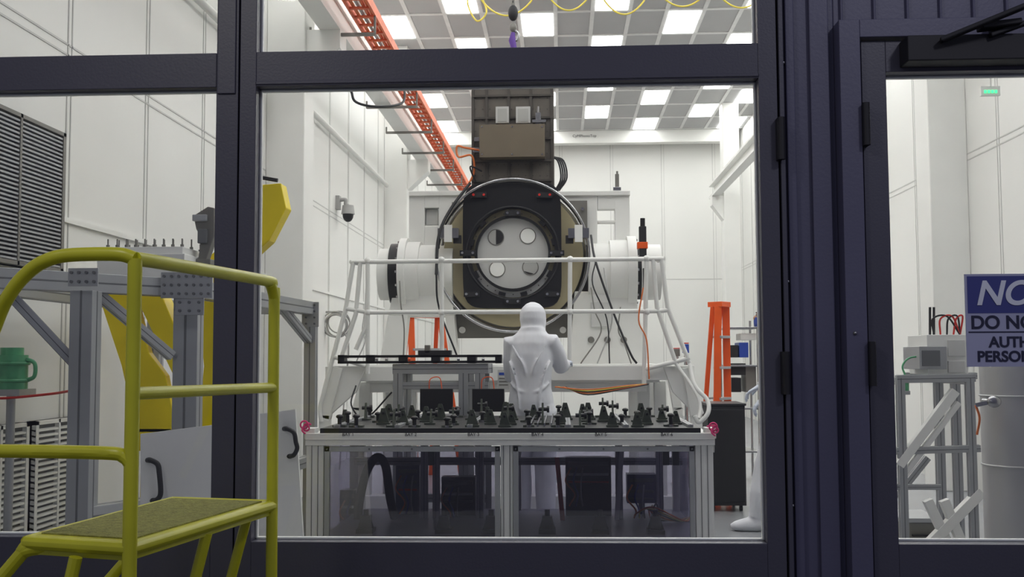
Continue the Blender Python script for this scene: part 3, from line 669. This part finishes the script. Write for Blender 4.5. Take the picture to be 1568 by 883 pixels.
# ---------------------------------------------------------------- step ladders & right stuff
def stepladder(pxc,d,h,w,yaw=0,mt=ORG,sp=.35,lean=0):
    b=B('orange_stepladder'); c=P(pxc,548,d); Mr=Matrix.Rotation(yaw,3,'Z')
    def L(x,y,z): return V((c.x+lean*z/h,d,0))+Mr@V((x,y,z))
    for s_ in (-1,1):
        b.obox(L(s_*w*.5,-sp,0),L(s_*w*.32,-.03,h),.07,.03,mt); b.obox(L(s_*w*.46,sp,0),L(s_*w*.3,.03,h),.045,.025,mt)
    n=int(h/.3)
    for k in range(1,n):
        t=k/n; e=sp-(sp-.03)*t; b.obox(L(-w*(.5-.18*t),-e,h*t),L(w*(.5-.18*t),-e,h*t),.09,.025,ALU)
        if k%2: b.obox(L(-w*(.46-.16*t),e,h*t),L(w*(.46-.16*t),e,h*t),.02,.02,ALU)
    b.obox(L(-w*.36,0,h+.02),L(w*.36,0,h+.02),.16,.05,mt); b.done(.003)
stepladder(650,11.6,1.75,.56,.6); stepladder(1090,10.6,1.80,.24,.9,sp=.10,lean=.08)
b=B('black_equipment_cabinet'); d=9.2; x0,x1=P(1085,700,d).x,P(1142,700,d).x; z1=P(1110,621,d).z
b.box(x0,d,.05,x1,d+.5,z1,BLK2); b.box(x0-.01,d-.01,z1,x1+.01,d+.51,z1+.02,BLK); b.box(x0+.01,d-.012,.08,x1-.01,d,z1-.03,BLK); b.cyl((x0+.04,d-.03,.5),(x0+.04,d-.03,.62),.008,STEEL)
for xx in (x0+.04,x1-.04):
    for yy in (d+.05,d+.45): b.cyl((xx-.012,yy,.027),(xx+.012,yy,.027),.027,BLK,12)
b.done(.004)
b=B('wire_storage_shelf'); d=11.4; x0,x1=P(1112,500,d).x,P(1160,500,d).x
for xx in (x0,x1):
    for yy in (d,d+.45): b.cyl((xx,yy,0),(xx,yy,1.7),.014,STEEL,10)
for z in (.3,.75,1.2,1.6):
    b.box(x0,d,z,x1,d+.45,z+.02,STEEL)
for (px0,py0,px1,py1,mm) in ((1116,528,1130,547,BLK2),(1132,524,1146,547,BLU),(1134,510,1158,520,W),(1118,556,1142,574,BLK2),(1120,578,1135,600,BLK),(1142,560,1158,600,GREY)):
    b.pbox(px0,py0,px1,py1,d+.05,.3,mm)
b.done(.003)
for px,py,s_ in ((1050,540,1),(1036,545,.8)):
    b=B('blue_gas_fitting'); c=P(px,py,11.1); b.cyl((c.x,11.1,0),(c.x,11.1,c.z),.02,STEEL,10); b.cyl(c,c+V((0,0,.09*s_)),.035,BLU if s_==1 else GREY,14); b.box(c.x-.07,11.0,0,c.x+.07,11.2,.02,STEEL); b.ring(c+V((0,0,.1*s_)),.03,.006,RED,14,axis='Z'); b.done()
b=B('aluminum_rack_frame'); d=6.3
zt4=P(1430,578,d).z
def g(px,py,dd=d): return P(px,py,dd)
b.extr(g(1372,580),g(1492,578),.045); b.extr(V((g(1378,580).x,d,0)),V((g(1378,580).x,d,zt4)),.045); b.extr(V((g(1484,580).x,d,0)),V((g(1484,580).x,d,zt4)),.045)
b.obox(g(1376,712),g(1462,598),.05,.05,W,(0,1,0)); b.obox(g(1380,732),g(1468,616),.03,.03,W,(0,1,0)); b.obox(g(1425,830),g(1502,752),.055,.055,W,(0,1,0)); b.extr(g(1372,690),g(1500,686),.04)
b.extr(V((g(1436,580,d+.5).x,d+.5,0)),V((g(1436,580,d+.5).x,d+.5,zt4)),.05); b.extr(V((g(1462,580,d+.5).x,d+.5,0)),V((g(1462,580,d+.5).x,d+.5,zt4)),.05)
b.extr(g(1372,760,d+.3),g(1420,700,d+.3),.04); b.obox(g(1420,765),g(1450,828),.05,.05,W,(0,1,0)); b.obox(g(1445,765),g(1470,825),.05,.05,W,(0,1,0)); b.extr(g(1372,745),g(1440,745),.03); b.extr(g(1385,575,d+.5),g(1495,575,d+.5),.04)
for px in (1378,1484): b.extr(V((g(px,580).x,d,zt4-.02)),V((g(px,580).x,d+.5,zt4-.02)),.04)
b.done(.002)
b=B('white_bench_instrument'); d=6.45; 
b.pbox(1420,512,1482,573,d,.35,W); b.pbox(1408,530,1450,565,d-.06,.3,ALU); b.pbox(1412,536,1440,560,d-.065,.01,SLOT); b.pbox(1452,520,1478,545,d-.01,.012,SEAM); b.pbox(1452,552,1478,570,d-.01,.012,SEAM)
for k in range(4): b.curve([P(1430+k*10,512,d+.1),P(1428+k*12,488,d+.1),P(1450+k*8,484,d+.1),P(1470,512,d+.1)],.006,RED if k%2 else CBL)
for px in (1424,1430): b.cyl(P(px,512,d+.2),P(px,470,d+.2),.008,BLK2,8)
b.cyl(P(1386,600,d-.02),P(1386,574,d-.02),.022,GRN,14); b.curve([P(1386,574,d-.02),P(1382,560,d),P(1392,548,d),P(1412,545,d)],.006,GRN); b.pbox(1378,598,1394,604,d-.05,.08,ALU)
b.done(.004)
b=B('stainless_steel_tank'); d=5.6; c=P(1558,600,d); rad=52/F*d
zt5=P(1558,548,d).z
b.cyl((c.x,d,.12),(c.x,d,zt5),rad,TANK,48); b.ell((c.x,d,zt5),(rad,rad,.09),TANK,32)
for z in (.3,.75,1.1): b.ring((c.x,d,z),rad+.002,.005,TANK,48,axis='Z')
for a in (0,2.1,4.2): b.cyl((c.x+math.cos(a)*rad*.8,d+math.sin(a)*rad*.8,0),(c.x+math.cos(a)*rad*.8,d+math.sin(a)*rad*.8,.14),.02,STEEL,10)
q=P(1516,614,d-rad*.8); b.cyl(q+V((0,.08,0)),q-V((0,.04,0)),.012,STEEL,12); b.ell(q-V((0,.05,0)),(.035,.02,.03),STEEL,14); b.obox(q-V((0,.03,0)),P(1494,620,d-rad*.8),.02,.02,STEEL); b.curve([P(1494,620,d-rad*.8),P(1500,640,d-rad*.8),P(1496,665,d-rad*.7)],.006,OCB)
b.done()
b=B('green_led_sign'); p=P(1517,140,8.0); b.cyl((p.x,8.0,p.z+.04),(p.x,8.0,ZC-.016),.008,W,8); b.box(p.x-.07,8.0,p.z-.03,p.x+.07,8.03,p.z+.04,W)
for k in range(4): b.box(p.x-.048+k*.026,7.995,p.z-.012,p.x-.032+k*.026,8.0,p.z+.010,EXG)
b.done()
b=B('fire_alarm_pull'); p=P(1430,434,11.6); b.box(XR-.04,11.5,p.z-.05,XR,11.56,p.z+.03,RED); b.box(XR-.05,11.51,p.z-.02,XR-.04,11.55,p.z,W); b.done()
b=B('low_equipment_crate'); d=7.3; x0,x1=P(1380,780,d).x,P(1440,780,d).x; b.box(x0,d,.0,x1,d+.4,.2,GREY); b.box(x0-.01,d-.01,.2,x1+.01,d+.41,.23,ALU); b.obox((x0+.06,d-.02,.12),(x1-.06,d-.02,.12),.02,.015,BLK2); b.done(.004)
# ---------------------------------------------------------------- people
TEX=bpy.data.textures.new('cloth_folds','CLOUDS'); TEX.noise_scale=.17; TEX.noise_depth=0
def person(loc,yaw,arms,legs,headtilt=.06):
    Mr=Matrix.Rotation(yaw,4,'Z'); M=Matrix.Translation(V(loc))@Mr
    b=B('cleanroom_worker')
    b.tube([(0,0,.84),(0,0,.90),(0,0,.98),(0,.0,1.08),(0,.01,1.2),(0,.02,1.32),(0,.03,1.40),(0,.04,1.455),(0,.05,1.49),(0,.055,1.53)],
        [(.09,.13),(.125,.168),(.125,.17),(.112,.157),(.112,.157),(.118,.168),(.112,.172),(.095,.155),(.085,.115),(.085,.09)],SUIT,28)
    h=V((.0,.05+headtilt,1.615))
    b.tube([h+V((0,-.055,-.175)),h+V((0,-.045,-.15)),h+V((0,-.03,-.11)),h+V((0,-.015,-.07)),h+V((0,-.01,-.02)),h+V((0,-.005,.03)),h+V((0,.0,.07)),h+V((0,.0,.1)),h+V((0,.0,.112))],[(.10,.15),(.095,.125),(.10,.095),(.110,.092),(.120,.100),(.118,.100),(.098,.084),(.06,.05),(.015,.015)],SUIT,24)
    for s_ in (-1,1):
        A_=arms[s_]; sh,el,wr=[V(p) for p in A_]
        b.tube([V((s_*.07,.03,1.41)),sh,sh.lerp(el,.5),el,el.lerp(wr,.5),wr],[.07,.072,.066,.06,.052,.042],SUIT,18)
        L_=[V(p) for p in legs[s_]]
        b.tube([L_[0]+V((0,0,.05)),L_[0],L_[0].lerp(L_[1],.5),L_[1],L_[1].lerp(L_[2],.5),L_[2]],[.09,.108,.098,.082,.08,.062],SUIT,18)
        ft=(L_[3]-L_[2]); ft.z=0; ft.normalize(); a=V((L_[2].x,L_[2].y,0))
        b.tube([a-ft*.08+V((0,0,.055)),a-ft*.05+V((0,0,.058)),a+V((0,0,.062)),a+ft*.09+V((0,0,.048)),a+ft*.16+V((0,0,.038)),a+ft*.2+V((0,0,.032))],[(.03,.02),(.05,.042),(.06,.05),(.046,.05),(.036,.048),(.02,.025)],SUIT,16)
        b.tube([L_[2]+V((0,0,.06)),a+V((0,0,.05))],[.06,.05],SUIT,16)
        # soft fabric folds: elbow and knee gathers, back tucks
        b.ring(el.lerp(wr,.12),.054,.012,SUIT,20,axis='Z')
        b.curve([V((s_*.13,-.085,1.40)),V((s_*.09,-.108,1.33)),V((s_*.045,-.108,1.25)),V((s_*.02,-.098,1.16))],.010,SUIT,8)
        b.curve([V((s_*.15,-.05,1.12)),V((s_*.10,-.100,1.07)),V((s_*.03,-.108,1.045))],.010,SUIT,8)
        b.curve([V((s_*.155,-.04,1.28)),V((s_*.13,-.085,1.22)),V((s_*.10,-.098,1.12)),V((s_*.08,-.118,1.0)),V((s_*.075,-.118,.92))],.009,SUIT,8)
    o=b.done(); o.matrix_world=M
    rm=o.modifiers.new('fuse','REMESH'); rm.mode='VOXEL'; rm.voxel_size=.0085; rm.use_smooth_shade=True
    sm=o.modifiers.new('smooth','SMOOTH'); sm.iterations=3; sm.factor=.5
    dp=o.modifiers.new('folds','DISPLACE'); dp.texture=TEX; dp.strength=.018; dp.mid_level=.5; dp.texture_coords='LOCAL'
    f=B('face_and_hood_trim')
    f.ell(h+V((0,.052,-.012)),(.068,.072,.088),SKIN,20); f.ell(h+V((0,.125,-.015)),(.011,.018,.02),SKIN,10)
    for s_ in (-1,1):
        f.ell(h+V((s_*.028,.112,.01)),(.012,.008,.007),DISC,10); f.ell(h+V((s_*.028,.119,.01)),(.005,.003,.005),DARK,8); f.ell(h+V((s_*.028,.117,.027)),(.018,.006,.004),DARK,8)
        f.ell(h+V((s_*.07,.02,-.01)),(.01,.018,.026),SKIN,8)
    f.tube([h+V((-.072,.05,-.045)),h+V((-.04,.107,-.045)),h+V((0,.132,-.045)),h+V((.04,.107,-.045)),h+V((.072,.05,-.045))],[(.03,.004),(.036,.006),(.038,.008),(.036,.006),(.03,.004)],BLU,10)
    f.ell(h+V((0,.12,-.055)),(.02,.006,.005),RED,8)
    fo=f.done(); fo.parent=o
    for s_ in (-1,1):
        sh,el,wr=[V(p) for p in arms[s_]]; dr_=(wr-el).normalized()
        q=B('glove_right' if s_>0 else 'glove_left')
        up=V((0,0,1)); side=dr_.cross(up).normalized(); n=side.cross(dr_).normalized()
        q.tube([wr-dr_*.05,wr-dr_*.01,wr+dr_*.04,wr+dr_*.085],[(.037,.037),(.022,.028),(.016,.042),(.013,.041)],GLOVE,14)
        for k,(off,L) in enumerate(((-.031,.062),(-.011,.075),(.010,.07),(.030,.056))):
            p0=wr+dr_*.078+side*off; p1=p0+dr_*L*.45-n*L*.12; p2=p1+dr_*L*.28-n*L*.3; p3=p2+dr_*L*.08-n*L*.3
            q.tube([p0-dr_*.015,p0,p1,p2,p3],[.0095,.0098,.0092,.0085,.006],GLOVE,10)
        p0=wr+dr_*.02-side*s_*.03; p1=p0+dr_*.035-side*s_*.03-n*.01; p2=p1+dr_*.03-side*s_*.005-n*.015
        q.tube([p0,p1,p2],[.013,.011,.008],GLOVE,10)
        go=q.done(); go.parent=o; rr=go.modifiers.new('fuse','REMESH'); rr.mode='VOXEL'; rr.voxel_size=.0035; rr.use_smooth_shade=True
    return o
arms={1:[(.155,.03,1.42),(.215,.12,1.235),(.225,.34,1.26)],-1:[(-.155,.03,1.42),(-.165,.08,1.16),(-.06,.33,1.18)]}
legs={1:[(.085,0,.9),(.10,.02,.5),(.11,0,.1),(.12,.2,.03)],-1:[(-.085,0,.9),(-.09,.04,.5),(-.08,.05,.1),(-.09,.25,.03)]}
person((P(813,548,8.1).x,8.1,0),-.12,arms,legs)
arms2={1:[(.155,.03,1.42),(.19,-.04,1.16),(.17,.12,.98)],-1:[(-.155,.03,1.42),(-.19,.03,1.16),(-.16,.17,1.08)]}
legs2={1:[(.085,0,.9),(.09,.0,.5),(.09,-.08,.1),(.09,.15,.03)],-1:[(-.085,0,.9),(-.09,.13,.5),(-.09,.20,.1),(-.09,.4,.03)]}
person((P(1194,548,8.25).x,8.25,0),math.pi/2-.1,arms2,legs2,.0)
# ---------------------------------------------------------------- lights / world / camera
w=bpy.data.worlds.new('w'); sc.world=w; w.use_nodes=True; bg=w.node_tree.nodes['Background']; bg.inputs['Color'].default_value=(.66,.68,.9,1); bg.inputs['Strength'].default_value=.25
def area(nm,loc,tgt,size,e,col):
    l=bpy.data.lights.new(nm,'AREA'); l.size=size; l.energy=e; l.color=col; o=bpy.data.objects.new(nm,l); o.location=loc
    o.rotation_euler=(V(tgt)-V(loc)).to_track_quat('-Z','Y').to_euler(); sc.collection.objects.link(o)
area('corridor_lamp',(1.9,.3,3.6),(0.6,2.9,1.2),.35,15,(.88,.88,1)); area('corridor_lamp',(-1.6,.6,3.4),(-.9,2.4,1),.5,12,(1,.97,.9))
cd=bpy.data.cameras.new('camera'); cd.sensor_width=36; cd.lens=F/1568*36; cd.clip_start=.05; cd.clip_end=100
co=bpy.data.objects.new('camera',cd); co.matrix_world=Matrix.Translation(CAM)@R.to_4x4(); sc.collection.objects.link(co); sc.camera=co
